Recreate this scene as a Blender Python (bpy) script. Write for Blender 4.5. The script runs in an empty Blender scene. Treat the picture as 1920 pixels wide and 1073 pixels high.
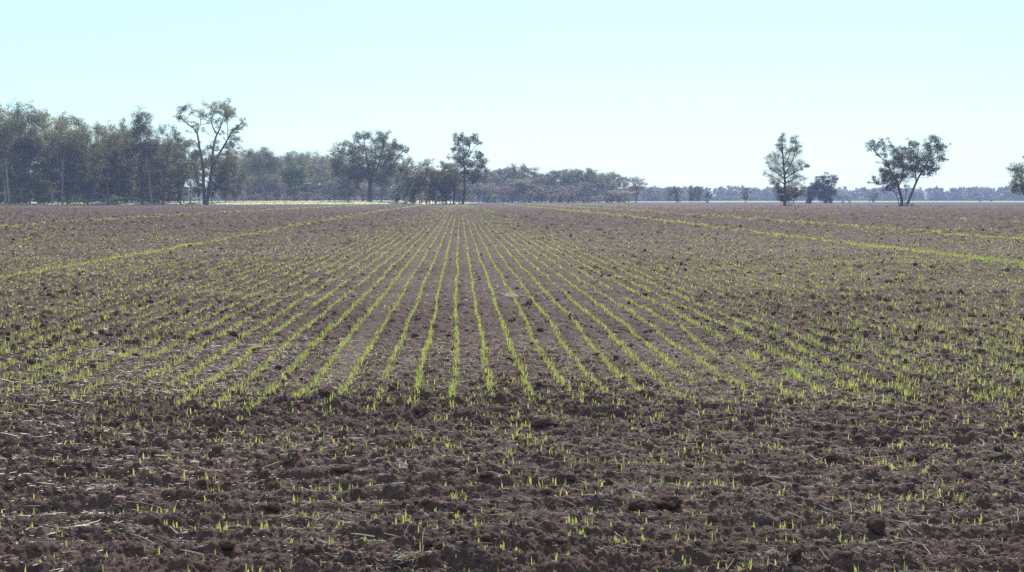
import bpy, bmesh, math, random
import numpy as np
from mathutils import Vector, Matrix, noise as mnoise

random.seed(7)
rng = np.random.default_rng(11)
sc = bpy.context.scene
COL = sc.collection

# ------------------------------------------------------------------ camera
W0, H0, F = 1920.0, 1073.0, 2700.0
HZ = 374.0                      # true horizon row of the photograph
EYE = 1.65
PITCH = math.atan((H0 / 2 - HZ) / F)
YAW_ROWS = math.atan((862 - 960) / F)     # direction the crop rows run
cp, sp = math.cos(PITCH), math.sin(PITCH)

def ray(px, py):
    v = (px - W0 / 2) / F; u = (H0 / 2 - py) / F
    return v, cp + u * sp, -sp + u * cp

def ground_pt(px, py, z=0.0):
    dx, dy, dz = ray(px, py)
    k = (z - EYE) / dz
    return dx * k, dy * k

def at_dist(px, py, Y):
    dx, dy, dz = ray(px, py)
    k = Y / dy
    return dx * k, Y, EYE + dz * k

def base_dist(py, z=0.0):
    return ground_pt(960, py, z)[1]

cd = bpy.data.cameras.new('camera'); cam = bpy.data.objects.new('camera', cd); COL.objects.link(cam)
cd.sensor_width = 36.0; cd.lens = F / W0 * 36.0
cd.clip_start = 0.1; cd.clip_end = 8000
cam.location = (0, 0, EYE); cam.rotation_euler = (math.pi / 2 - PITCH, 0, 0)
sc.camera = cam

# ------------------------------------------------------------------ tagging
def tag(o, label=None, cat=None, group=None, kind=None):
    if label: o['label'] = label
    if cat: o['category'] = cat
    if group: o['group'] = group
    if kind: o['kind'] = kind
    return o

# ------------------------------------------------------------------ materials
def new_mat(name):
    m = bpy.data.materials.new(name); m.use_nodes = True
    nt = m.node_tree
    for n in list(nt.nodes): nt.nodes.remove(n)
    out = nt.nodes.new('ShaderNodeOutputMaterial')
    return m, nt, out

def N(nt, t, **kw):
    n = nt.nodes.new('ShaderNode' + t)
    for k, v in kw.items(): setattr(n, k, v)
    return n

def ramp(nt, fac, stops):
    r = N(nt, 'ValToRGB')
    el = r.color_ramp.elements
    while len(el) < len(stops): el.new(0.5)
    for e, (p, c) in zip(el, stops):
        e.position = p; e.color = (*c, 1)
    nt.links.new(fac, r.inputs[0])
    return r.outputs[0]

def noise_tex(nt, scale, detail=4, rough=0.6, vec=None):
    n = N(nt, 'TexNoise'); n.inputs['Scale'].default_value = scale
    n.inputs['Detail'].default_value = detail; n.inputs['Roughness'].default_value = rough
    if vec is not None: nt.links.new(vec, n.inputs['Vector'])
    return n.outputs['Fac']

def mix(nt, f, a, b, mode='MIX'):
    m = N(nt, 'Mix', data_type='RGBA', blend_type=mode)
    for v, i in ((f, 0), (a, 6), (b, 7)):
        if isinstance(v, (int, float)): m.inputs[i].default_value = v
        elif isinstance(v, tuple): m.inputs[i].default_value = (*v, 1)
        else: nt.links.new(v, m.inputs[i])
    return m.outputs[2]

def soil_mat(name, k=1.0, tint=(1, 1, 1), scale=1.0, bump=0.6):
    m, nt, out = new_mat(name)
    tc = N(nt, 'TexCoord').outputs['Object']
    n1 = noise_tex(nt, 1.3 * scale, 5, 0.65, tc)
    n2 = noise_tex(nt, 22 * scale, 6, 0.7, tc)
    n3 = noise_tex(nt, 150 * scale, 4, 0.7, tc)
    def c(r, g, b): return (r * k * tint[0], g * k * tint[1], b * k * tint[2])
    a = ramp(nt, n1, [(0.3, c(.095, .066, .062)), (0.5, c(.125, .083, .074)), (0.72, c(.155, .110, .098))])
    b = ramp(nt, n2, [(0.3, c(.052, .036, .034)), (0.52, c(.125, .086, .079)), (0.74, c(.24, .18, .165))])
    cc = mix(nt, 0.55, a, b)
    d = ramp(nt, n3, [(0.30, (.55, .53, .52)), (0.54, (1, 1, 1)), (0.64, (1.5, 1.47, 1.45)), (0.74, (2.5, 2.4, 2.35))])
    cc = mix(nt, 1.0, cc, d, 'MULTIPLY')
    bs = N(nt, 'BsdfPrincipled'); nt.links.new(cc, bs.inputs['Base Color'])
    bs.inputs['Roughness'].default_value = 0.85
    bs.inputs['Specular IOR Level'].default_value = 0.04; bs.inputs['Diffuse Roughness'].default_value = .6
    bp = N(nt, 'Bump'); bp.inputs['Strength'].default_value = bump; bp.inputs['Distance'].default_value = 0.012
    h = N(nt, 'Math', operation='MULTIPLY_ADD'); nt.links.new(n3, h.inputs[0]); h.inputs[1].default_value = 0.5
    nt.links.new(n2, h.inputs[2]); nt.links.new(h.outputs[0], bp.inputs['Height'])
    nt.links.new(bp.outputs[0], bs.inputs['Normal'])
    nt.links.new(bs.outputs[0], out.inputs[0])
    return m

def leaf_mat(name, stops, trans, trans_w=0.45, rough=0.6, spec=0.3, big=None):
    """stops: colours spread per leaf; trans: tint of the light that passes through."""
    m, nt, out = new_mat(name)
    g = N(nt, 'NewGeometry')
    col = ramp(nt, g.outputs['Random Per Island'], stops)
    if big:
        tc = N(nt, 'TexCoord').outputs['Object']
        n = noise_tex(nt, big, 3, 0.6, tc)
        col = mix(nt, 1.0, col, ramp(nt, n, [(0.35, (.6, .62, .66)), (0.65, (1.35, 1.28, 1.0))]), 'MULTIPLY')
        oi = N(nt, 'ObjectInfo')
        col = mix(nt, 1.0, col, ramp(nt, oi.outputs['Random'], [(0, (.62, .64, .66)), (.5, (1, 1, .95)), (.8, (1.3, 1.2, .95)), (1, (1.28, 1.26, 1.0))]), 'MULTIPLY')
    bs = N(nt, 'BsdfPrincipled'); nt.links.new(col, bs.inputs['Base Color'])
    bs.inputs['Roughness'].default_value = rough; bs.inputs['Specular IOR Level'].default_value = spec
    tr = N(nt, 'BsdfTranslucent')
    nt.links.new(mix(nt, 1.0, col, trans, 'MULTIPLY'), tr.inputs['Color'])
    ms = N(nt, 'MixShader'); ms.inputs[0].default_value = trans_w
    nt.links.new(bs.outputs[0], ms.inputs[1]); nt.links.new(tr.outputs[0], ms.inputs[2])
    nt.links.new(ms.outputs[0], out.inputs[0])
    return m

def bark_mat(name, dark, light, scale=1.5):
    m, nt, out = new_mat(name)
    tc = N(nt, 'TexCoord').outputs['Object']
    mp = N(nt, 'Mapping'); mp.inputs['Scale'].default_value = (1, 1, .25); nt.links.new(tc, mp.inputs[0])
    n = noise_tex(nt, scale, 6, 0.7, mp.outputs[0])
    bs = N(nt, 'BsdfPrincipled'); nt.links.new(ramp(nt, n, [(.3, dark), (.7, light)]), bs.inputs['Base Color'])
    bs.inputs['Roughness'].default_value = .85
    bp = N(nt, 'Bump'); bp.inputs['Strength'].default_value = .5; bp.inputs['Distance'].default_value = .05
    nt.links.new(n, bp.inputs['Height']); nt.links.new(bp.outputs[0], bs.inputs['Normal'])
    nt.links.new(bs.outputs[0], out.inputs[0])
    return m

M_soil = soil_mat('ploughed_soil', 0.98, (1.0, .925, .865))
M_clod = soil_mat('clod_soil', 1.08, (1.0, .925, .865), 1.0, .8)
M_straw = leaf_mat('dry_straw', [(0, (.13, .10, .085)), (.4, (.24, .19, .155)), (.75, (.36, .30, .25)), (1, (.56, .50, .44))], (1, .9, .7), .3, .5, .4)
M_blade = leaf_mat('cereal_leaf', [(0, (.085, .14, .04)), (.35, (.15, .215, .055)), (.65, (.19, .245, .065)), (.85, (.25, .28, .075)), (1, (.33, .30, .10))], (1.75, 1.55, 1.5), .55, .45, .4)
M_gum = leaf_mat('gum_leaves', [(0, (.105, .10, .052)), (.7, (.125, .12, .06)), (1, (.165, .158, .085))], (1.25, 1.4, .8), .42, .5, .45, .25)
M_olive = leaf_mat('olive_leaves', [(0, (.06, .064, .028)), (.5, (.095, .098, .038)), (1, (.155, .148, .06))], (1.4, 1.4, .7), .35, .5, .45, .25)
M_bushy = leaf_mat('bushy_green_leaves', [(0, (.05, .075, .025)), (.5, (.075, .11, .03)), (1, (.13, .17, .05))], (1.7, 1.7, .8), .4, .5, .45)
M_brown = leaf_mat('brownish_leaves', [(0, (.06, .048, .04)), (.5, (.10, .075, .06)), (1, (.15, .115, .085))], (1.2, 1.0, .8), .3, .6, .3, .25)
M_green = leaf_mat('fresh_green_leaves', [(0, (.06, .11, .025)), (.5, (.10, .17, .03)), (1, (.17, .24, .05))], (1.8, 1.8, .8), .45, .5, .4)
M_grey = leaf_mat('pale_grey_leaves', [(0, (.08, .085, .07)), (.5, (.16, .165, .13)), (.8, (.32, .32, .27)), (1, (.55, .54, .48))], (1, 1, .9), .25, .4, .6)
M_bark = bark_mat('grey_brown_bark', (.045, .037, .033), (.13, .105, .09))
M_pale = bark_mat('pale_bark', (.16, .14, .12), (.34, .31, .27))
M_dark = bark_mat('dark_bark', (.02, .018, .017), (.06, .05, .045))

def grass_mat(name, stops, sc_=0.35):
    m, nt, out = new_mat(name)
    tc = N(nt, 'TexCoord').outputs['Object']
    n = noise_tex(nt, sc_, 7, .7, tc)
    bs = N(nt, 'BsdfPrincipled'); nt.links.new(ramp(nt, n, stops), bs.inputs['Base Color'])
    bs.inputs['Roughness'].default_value = .9; bs.inputs['Specular IOR Level'].default_value = .15
    nt.links.new(bs.outputs[0], out.inputs[0])
    return m
M_bank = grass_mat('dry_green_grass', [(.3, (.30, .30, .18)), (.5, (.40, .41, .25)), (.62, (.48, .47, .35)), (.75, (.56, .53, .44))])
M_far = grass_mat('far_green_crop', [(.3, (.15, .24, .09)), (.7, (.24, .33, .13))], .02)
M_stubble = grass_mat('grey_stubble', [(.3, (.12, .10, .09)), (.7, (.2, .17, .15))], .05)

# ------------------------------------------------------------------ mesh helpers
def mesh_arrays(name, verts, faces, mat, k, smooth=False):
    """verts (n,3), faces (m,k) -> mesh"""
    me = bpy.data.meshes.new(name)
    verts = np.ascontiguousarray(verts, dtype=np.float32); faces = np.ascontiguousarray(faces, dtype=np.int32)
    me.vertices.add(len(verts)); me.vertices.foreach_set('co', verts.ravel())
    me.loops.add(faces.size); me.loops.foreach_set('vertex_index', faces.ravel())
    me.polygons.add(len(faces)); me.polygons.foreach_set('loop_start', np.arange(0, faces.size, k, dtype=np.int32))
    me.polygons.foreach_set('use_smooth', np.full(len(faces), smooth))
    me.update(calc_edges=True)
    if mat: me.materials.append(mat)
    return me

def obj(name, me, parent=None, loc=(0, 0, 0)):
    o = bpy.data.objects.new(name, me); COL.objects.link(o); o.location = loc
    if parent: o.parent = parent
    return o

def empty(name, loc):
    o = bpy.data.objects.new(name, None); COL.objects.link(o); o.location = loc
    o.empty_display_size = .2
    return o

# ------------------------------------------------------------------ noise (world metres)
def hsh(ix, iy, seed):
    h = (ix.astype(np.int64) * 374761393 + iy.astype(np.int64) * 668265263 + seed * 1442695041) & 0xffffffff
    h = ((h ^ (h >> 13)) * 1274126177) & 0xffffffff
    h = ((h ^ (h >> 16)) * 2246822519) & 0xffffffff
    return ((h ^ (h >> 15)) & 0xffffff).astype(np.float32) / 16777215.0

def vnoise(x, y, seed):
    ix = np.floor(x); iy = np.floor(y)
    fx = (x - ix).astype(np.float32); fy = (y - iy).astype(np.float32)
    fx = fx * fx * (3 - 2 * fx); fy = fy * fy * (3 - 2 * fy)
    ix = ix.astype(np.int64); iy = iy.astype(np.int64)
    a = hsh(ix, iy, seed); b = hsh(ix + 1, iy, seed); c = hsh(ix, iy + 1, seed); d = hsh(ix + 1, iy + 1, seed)
    return (a + (b - a) * fx) * (1 - fy) + (c + (d - c) * fx) * fy

def lumps(x, y, cell, prob, seed, power=0.5):
    """rounded clods: one per jittered cell with the given chance"""
    gx = x / cell; gy = y / cell
    ix = np.floor(gx).astype(np.int64); iy = np.floor(gy).astype(np.int64)
    best = np.zeros(x.shape, np.float32)
    for dx in (-1, 0, 1):
        for dy in (-1, 0, 1):
            cx, cy = ix + dx, iy + dy
            on = hsh(cx, cy, seed) < prob
            px = cx + .2 + .6 * hsh(cx, cy, seed + 1); py = cy + .2 + .6 * hsh(cx, cy, seed + 2)
            r = .25 + .45 * hsh(cx, cy, seed + 3)
            asp = .7 + .6 * hsh(cx, cy, seed + 4)
            d2 = (((gx - px) * asp) ** 2 + ((gy - py) / asp) ** 2) / (r * r)
            v = np.where(on & (d2 < 1), r * np.power(np.clip(1 - d2, 0, 1), power), 0).astype(np.float32)
            best = np.maximum(best, v)
    return best * cell

ca, sa = math.cos(YAW_ROWS), math.sin(YAW_ROWS)
def to_st(X, Y):            # s across the rows, t along them
    return X * ca - Y * sa, X * sa + Y * ca
def to_xy(s, t):
    return s * ca + t * sa, -s * sa + t * ca

PITCH_ROW = 0.312
S0 = -0.06
T_HEAD = 12.4
def head_edge(s):
    return T_HEAD - .2 + .35 * np.sin(s * 1.3) + .17 * np.abs(s) + .7 * (vnoise(np.asarray(s, float) * 3.03 + 40, np.zeros(np.shape(s)) + .5, 99) - .5)

def sstep(a, b, x):
    t = np.clip((x - a) / (b - a), 0, 1); return t * t * (3 - 2 * t)

def soil_h(X, Y):
    X = np.asarray(X, np.float64); Y = np.asarray(Y, np.float64)
    r = np.hypot(X, Y)
    s, t = to_st(X, Y)
    main = sstep(-.9, .9, t - head_edge(s))
    h = np.zeros(X.shape, np.float32)
    # broad relief
    h += .05 * (vnoise(X / 2.3, Y / 2.3, 1) - .5) * (1 - .4 * main)
    h += .034 * (vnoise(X / .7, Y / .7, 2) - .5)
    # ridges: along the rows in the field, across them in the headland
    wob = .10 * (vnoise(X / 1.7, Y / 1.7, 3) - .5)
    amp = .35 + 1.1 * vnoise(X / .9, Y / .9, 4)
    rm = -np.cos(2 * np.pi * (s - S0) / PITCH_ROW) * .013 * amp
    rh = -np.cos(2 * np.pi * (t + wob * 1.6) / PITCH_ROW)
    rh = np.where(rh > 0, rh, rh * .7) * .026 * amp
    h += (rm * main * (1 - sstep(60, 140, r)) + rh * (1 - main) * (.35 + .65 * sstep(.3, 3, head_edge(s) - t))).astype(np.float32)
    # roughness differs over the field: the middle rows are smoother
    rough = .8 + .22 * sstep(2.2, 4.5, np.abs(s - .4)) * main + .15 * (1 - main)
    rough = rough * (.6 + .8 * vnoise(X / 1.9, Y / 1.9, 5))
    tram = np.exp(-((s + 1.15) / .16) ** 2) * main * (1 - sstep(70, 110, r))
    rough = rough * (1 - .5 * tram)
    big = lumps(X, Y, .30, .20, 20) * .23
    mid = lumps(X, Y, .12, .46, 30) * .36
    h += (big * rough * (1 - .55 * main * (np.abs(s) < 3.0))).astype(np.float32)
    def fade(a, b): return (1 - sstep(a, b, r)).astype(np.float32)
    h += (mid * rough * fade(60, 110)).astype(np.float32)
    sel = r < 75
    if sel.any():
        xs, ys, rs = X[sel], Y[sel], r[sel]
        a = lumps(xs, ys, .055, .7, 40) * .62 * (1 - sstep(40, 75, rs)) + lumps(xs, ys, .085, .35, 45) * .45 * sstep(10, 20, rs) * (1 - sstep(45, 75, rs))
        nn = (vnoise(xs / .035, ys / .035, 6) - .5) * .022 * (1 - sstep(25, 45, rs)) + (vnoise(xs / .09, ys / .09, 8) - .5) * .028 + (vnoise(xs / .016, ys / .016, 7) - .5) * .013 * (1 - sstep(10, 16, rs))
        b = np.zeros(xs.shape, np.float32)
        s2 = rs < 17
        if s2.any():
            b[s2] = lumps(xs[s2], ys[s2], .027, .75, 50) * .85 * (1 - sstep(12, 17, rs[s2]))
        add = (a + nn + b) * np.clip(rough[sel], .35, 1.3)
        h[sel] += add.astype(np.float32)
    # far field: long wavelength unevenness that keeps reading as tilled ground
    far = sstep(35, 90, r)
    if (far > 0).any():
        q = far > 0
        xf, yf, rf = X[q], Y[q], r[q]
        tr = np.exp(-((s[q] + 1.15) / .16) ** 2)
        f = lumps(xf, yf, .34, .55, 60) * .50 * (1 - sstep(140, 240, rf)) + lumps(xf, yf, .62, .55, 64) * .42 * sstep(60, 150, rf) + (vnoise(xf / .5, yf / .5, 65) - .5) * .12 + (vnoise(xf / .21, yf / .21, 66) - .5) * .07 * (1 - sstep(90, 160, rf))
        mid_rows = 1 - .45 * np.exp(-((s[q] - .2) / 2.6) ** 2) * (1 - sstep(80, 160, rf))
        h[q] += (1.35 * far[q] * f * mid_rows * (1 - .7 * tr)).astype(np.float32)
    return h * (1 - sstep(500, 800, r)).astype(np.float32)

# ------------------------------------------------------------------ the field (one sheet to the horizon)
def build_field():
    rr = [0.4, .8, 1.4, 2.2, 3.0, 3.8, 4.4]
    r = 4.8
    while r < 1700:
        rr.append(r)
        if r < 6.0: k = .0026
        elif r < 16: k = .00125
        elif r < 40: k = .0016
        elif r < 260: k = .0021
        elif r < 520: k = .005
        elif r < 900: k = .013
        else: k = .05
        r *= 1 + k
    rr = np.array(rr)
    half = math.radians(27)
    fine = np.linspace(-half, half, 1300)
    coarse = np.linspace(half, 2 * math.pi - half, 60)[1:-1]
    az = np.concatenate([fine, coarse]); nA = len(az); nR = len(rr)
    A, R = np.meshgrid(az, rr)
    X = R * np.sin(A); Y = R * np.cos(A)
    Hh = soil_h(X, Y)
    outside = (A > half + .01)
    Hh[outside] *= .3
    V = np.stack([X, Y, Hh], -1).reshape(-1, 3)
    i = np.arange(nR - 1)[:, None] * nA; j = np.arange(nA)[None, :]; j2 = (j + 1) % nA
    Fq = np.stack([i + j, i + j2, i + nA + j2, i + nA + j], -1).reshape(-1, 4)[:, ::-1]
    me = mesh_arrays('ploughed_field', V, Fq, M_soil, 4, True)
    # cap in the middle
    return tag(obj('ploughed_field', me), 'brown ploughed field with furrows running to the tree line', 'field', kind='structure')
build_field()

# ------------------------------------------------------------------ grass bank beyond the field on the left
def bank_front(X): return 446 + (X + 28) * .72
def bank_z(X, Y):
    X = np.asarray(X, np.float64); Y = np.asarray(Y, np.float64)
    u = Y - bank_front(X)
    z = .55 * sstep(0, 14, u) + .45 * sstep(14, 60, u)
    left = sstep(-150, -95, X)                     # flat under the left wood
    right = 1 - sstep(-38, -22, X)
    heap = .45 * np.exp(-((X + 45) / 6) ** 2 - ((u - 14) / 6) ** 2)
    return (z * (.25 + .75 * left) + heap + .06 * (vnoise(X / 3, Y / 3, 70) - .5)) * right * sstep(-1, 4, u)
def build_bank():
    xs = np.concatenate([np.arange(-520, -160, 6.0), np.arange(-160, -14, 1.0)])
    us = np.concatenate([np.arange(0, 24, .8), np.arange(24, 330, 6.0)])
    Xg, U = np.meshgrid(xs, us)
    Yg = bank_front(Xg) + U + .8 * (vnoise(Xg / 4, Xg * 0, 71) - .5) * (U < 1)
    Z = bank_z(Xg, Yg) + .07
    n = len(xs)
    i = np.arange(len(us) - 1)[:, None] * n; j = np.arange(n - 1)[None, :]
    Fq = np.stack([i + j, i + j + 1, i + n + j + 1, i + n + j], -1).reshape(-1, 4)
    me = mesh_arrays('grass_bank', np.stack([Xg, Yg, Z], -1).reshape(-1, 3), Fq, M_bank, 4, True)
    tag(obj('grass_bank', me), 'pale green grassy bank between field and wood', 'grass bank', kind='structure')
build_bank()

def gz(X, Y):
    if Y > bank_front(X) and X < -14: return float(bank_z(np.array([X]), np.array([Y]))[0]) + .05
    return 0.0

def sheet(name, x0, x1, y0, y1, z, m, label, n=60):
    xs = np.linspace(x0, x1, n); ys = np.linspace(y0, y1, 8)
    Xg, Yg = np.meshgrid(xs, ys)
    Yg = Yg + 6 * (vnoise(Xg / 60, Xg * 0, 81) - .5)
    i = np.arange(7)[:, None] * n; j = np.arange(n - 1)[None, :]
    Fq = np.stack([i + j, i + j + 1, i + n + j + 1, i + n + j], -1).reshape(-1, 4)
    me = mesh_arrays(name, np.stack([Xg, Yg, np.full(Xg.shape, z)], -1).reshape(-1, 3), Fq, m, 4)
    return tag(obj(name, me), label, 'field', kind='structure')
sheet('stubble_field', 40, 900, 740, 925, .06, M_stubble, 'grey stubble strip beyond the ploughed field')
sheet('green_field', 60, 1000, 930, 1400, .12, M_far, 'pale green crop strip in front of the far trees')

# ------------------------------------------------------------------ blades
def blades_mesh(name, base, yaw, hgt, wid, lean, mat, leandir=None):
    n = len(base)
    if leandir is None: leandir = rng.uniform(0, 2 * np.pi, n)
    cx, sx = np.cos(yaw) * wid * .5, np.sin(yaw) * wid * .5
    lx, ly = np.cos(leandir) * lean * hgt, np.sin(leandir) * lean * hgt
    V = np.zeros((n, 5, 3), np.float32)
    V[:, 0] = base - np.stack([cx * .7, sx * .7, np.full(n, .012)], -1)
    V[:, 1] = base + np.stack([cx * .7, sx * .7, np.full(n, -.012)], -1)
    mid = base + np.stack([lx * .35, ly * .35, hgt * .55], -1)
    V[:, 2] = mid + np.stack([cx, sx, 0 * cx], -1)
    V[:, 3] = mid - np.stack([cx, sx, 0 * cx], -1)
    V[:, 4] = base + np.stack([lx, ly, hgt * (1 - .25 * lean)], -1)
    o = np.arange(n)[:, None, None] * 5
    T = np.array([[0, 1, 2], [0, 2, 3], [3, 2, 4]])[None]
    return mesh_arrays(name, V.reshape(-1, 3), (o + T).reshape(-1, 3), mat, 3)

TANH = 960 / F
def in_view(X, Y, m=1.25): return (np.abs(X) < TANH * Y * m + .3) & (Y > 4.5)

def place_main_rows():
    """points along the rows of the field, thinning out and growing broader with distance"""
    P = []; Wd = []; Hg = []
    double = {-9.4, -25.8, 14.1, 22.2, 37.0}
    ks = range(-400, 401)
    for k in ks:
        s = S0 + k * PITCH_ROW
        tmin = max(float(head_edge(np.array(s))) - 1.2, abs(s) / (TANH * 1.3) - 2)
        tmax = 560 if abs(s) < 3 else min(560, tmin + 60 + abs(s) * 4 + 150)
        if abs(s) > 45: tmax = min(tmax, 330)
        if tmin > 330: continue
        dbl = min(abs(s - d) for d in double) <= PITCH_ROW * .78
        if dbl: tmax = 520
        gap = abs(s - .3) / 3.2
        rowq = 1 if dbl else random.choice([1, 1, .9, .75]) if abs(s) < 4 else random.uniform(.55, 1.0)
        segs = [(tmin, 18), (18, 26), (26, 40), (40, 80), (80, 160), (160, 320), (320, 600)]
        for a, b in segs:
            a = max(a, tmin); b = min(b, tmax)
            if b <= a: continue
            tm = .5 * (a + b)
            wid = max(.0060, .00036 * tm) * (1.3 if tm > 60 else 1)
            dens = 54 * .0060 / wid * (3.3 if dbl else 1)
            dens *= rowq * (1 if tm < 100 else (.95 if dbl else .5) if tm < 200 else .16 + .9 * dbl)
            if abs(s) > 4 and not dbl: dens *= 1.1 if tm < 20 else .85 if tm < 40 else .48 if tm < 80 else .17 if tm < 160 else .05
            n = int((b - a) * dens)
            t = rng.uniform(a, b, n)
            # emergence gaps
            e = vnoise(t / .55 + k * 17.3, np.full(n, k * 3.7), 90) * .6 + vnoise(t / 2.8 + k * 5.1, np.full(n, k * 1.3), 91) * .5
            thr = .29 + .015 * min(gap, 2.6) - (.10 if abs(s) > 3 else 0) - (.5 if dbl else 0) - (.12 if abs(s) < 2 else 0)
            edge_ = float(head_edge(np.array(s)))
            keep = e - .5 * (1 - sstep(edge_ - 1.2, edge_ + 1.7, t)) * rng.random(n) > thr
            t = t[keep]; n = len(t)
            wig = .05 * (vnoise(t / 6.0 + k * .3, np.full(n, .5), 92) - .5) + .035 * (vnoise(t / 1.7, np.full(n, k * 3.3), 192) - .5) * (tm < 40)
            ss = s + rng.normal(0, .009 + .006 * (tm < 20), n) + wig
            if dbl: ss = ss + rng.choice([-.075, .0, .075], n) + rng.normal(0, .02, n)
            P.append(np.stack(to_xy(ss, t), -1)); Wd.append(wid * rng.uniform(.7, 1.25, n))
            Hg.append(rng.uniform(.038, .078, n) * ((1.25 + .3 * (tm > 100)) if dbl else 1.3 if abs(s) > 3 and tm < 20 else 1.15 if abs(s) > 3 and tm < 40 else 1) * (1 + .25 * (tm > 60) + .35 * (tm > 160)))
    # headland rows run across
    m = 0
    while True:
        t = 4.9 + m * PITCH_ROW; m += 1
        if t > T_HEAD + 2.6: break
        n = int(11 * 34)
        s = rng.uniform(-5.5, 5.5, n)
        e = vnoise(s / .28 + m * 9.1, np.full(n, m * 4.4), 93) * .65 + vnoise(s / 1.4 + m * 3.3, np.full(n, m * 2.2), 94) * .45
        tr = sstep(7.5, 11.5, t)
        keep = e > (.645 - .165 * tr - .03 * sstep(1, 4, s))
        s = s[keep]; n = len(s)
        x, y = to_xy(s, np.full(n, t))
        tt = t - .10 * 1.6 * (vnoise(x / 1.7, y / 1.7, 3) - .5) + rng.normal(0, .03, n)
        ok = tt < head_edge(s) + 1.0 * rng.random(n)
        P.append(np.stack(to_xy(s[ok], tt[ok]), -1)); Wd.append(.0070 * rng.uniform(.7, 1.3, ok.sum()))
        Hg.append(.024 + .042 * rng.random(ok.sum()) ** 1.4)
    # stray seedlings around the seam between the two sowing directions, and between rows
    n = 6200
    s = rng.uniform(-7, 7, n); t = np.concatenate([rng.uniform(6, 17, 4200), rng.uniform(11, 15.5, 2000)])
    P.append(np.stack(to_xy(s, t), -1)); Wd.append(.006 * rng.uniform(.7, 1.2, n)); Hg.append(rng.uniform(.02, .05, n))
    n = 1200
    t = 16 + 44 * rng.random(n) ** .8; s = rng.uniform(-.42, .42, n) * t
    P.append(np.stack(to_xy(s, t), -1)); Wd.append(np.maximum(.0075, .0005 * t)); Hg.append(rng.uniform(.025, .06, n))
    P = np.concatenate(P); Wd = np.concatenate(Wd); Hg = np.concatenate(Hg)
    ok = in_view(P[:, 0], P[:, 1]) & (P[:, 1] < bank_front(P[:, 0]) - 1)
    return P[ok], Wd[ok], Hg[ok]

P, Wd, Hg = place_main_rows()
Z = soil_h(P[:, 0], P[:, 1])
order = np.argsort(P[:, 1])
P, Wd, Hg, Z = P[order], Wd[order], Hg[order], Z[order]
NS = 300
vis = np.where((np.abs(P[:, 0]) < TANH * P[:, 1] * 1.0) & (P[:, 1] > 6.3))[0][:NS]
mask = np.ones(len(P), bool); mask[vis] = False
B3 = np.stack([P[:, 0], P[:, 1], Z], -1)
# each stuff seedling near the camera has 1-2 blades
bs_, hs_, ws_ = B3[mask], Hg[mask], Wd[mask]
near = np.where(bs_[:, 1] < 40)[0]
second = rng.choice(near, int(len(near) * .45), replace=False)
bb = np.concatenate([bs_, bs_[second] + rng.normal(0, .004, (len(second), 3)) * [1, 1, 0]])
hh = np.concatenate([hs_, hs_[second] * rng.uniform(.5, .95, len(second))])
ww = np.concatenate([ws_, ws_[second]])
ln = np.abs(rng.normal(.15, .24, len(bb)))
me = blades_mesh('crop_seedlings', bb, rng.normal(0, .9, len(bb)), hh, ww, ln, M_blade)
tag(obj('crop_seedlings', me), 'rows of bright green cereal seedlings sown along the field', 'seedlings', kind='stuff')

# the nearest 300 seedlings, one object each
protos = []
for q in range(12):
    nb = 1 if q < 5 else (2 if q < 10 else 3)
    base = np.zeros((nb, 3)); base[1:, :2] += rng.normal(0, .003, (nb - 1, 2))
    h = np.array([.05] + [.05 * random.uniform(.5, .9)] * (nb - 1))[:nb]
    lean = np.array([abs(random.gauss(.06, .08))] + [random.uniform(.2, .6) for _ in range(nb - 1)])
    protos.append((nb, blades_mesh('cereal_seedling', base, rng.normal(0, .5, nb), h, np.full(nb, .0085), lean, M_blade)))
LAB = {1: 'single leaf pale green cereal seedling standing upright in headland soil',
       2: 'two leaved pale green cereal seedling in headland soil',
       3: 'three leaved bright green cereal seedling in headland soil'}
GRP = {1: 'single leaf seedlings of the headland', 2: 'two leaved seedlings of the headland', 3: 'three leaved seedlings of the headland'}
for i in vis:
    nb, me = protos[random.randrange(12)]
    o = obj('cereal_seedling', me, loc=B3[i])
    k = Hg[i] / .05
    o.scale = (Wd[i] / .0085 * 1.1, Wd[i] / .0085 * 1.1, k); o.rotation_euler = (0, 0, random.gauss(0, .8))
    tag(o, LAB[nb], 'seedling', GRP[nb])

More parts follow.
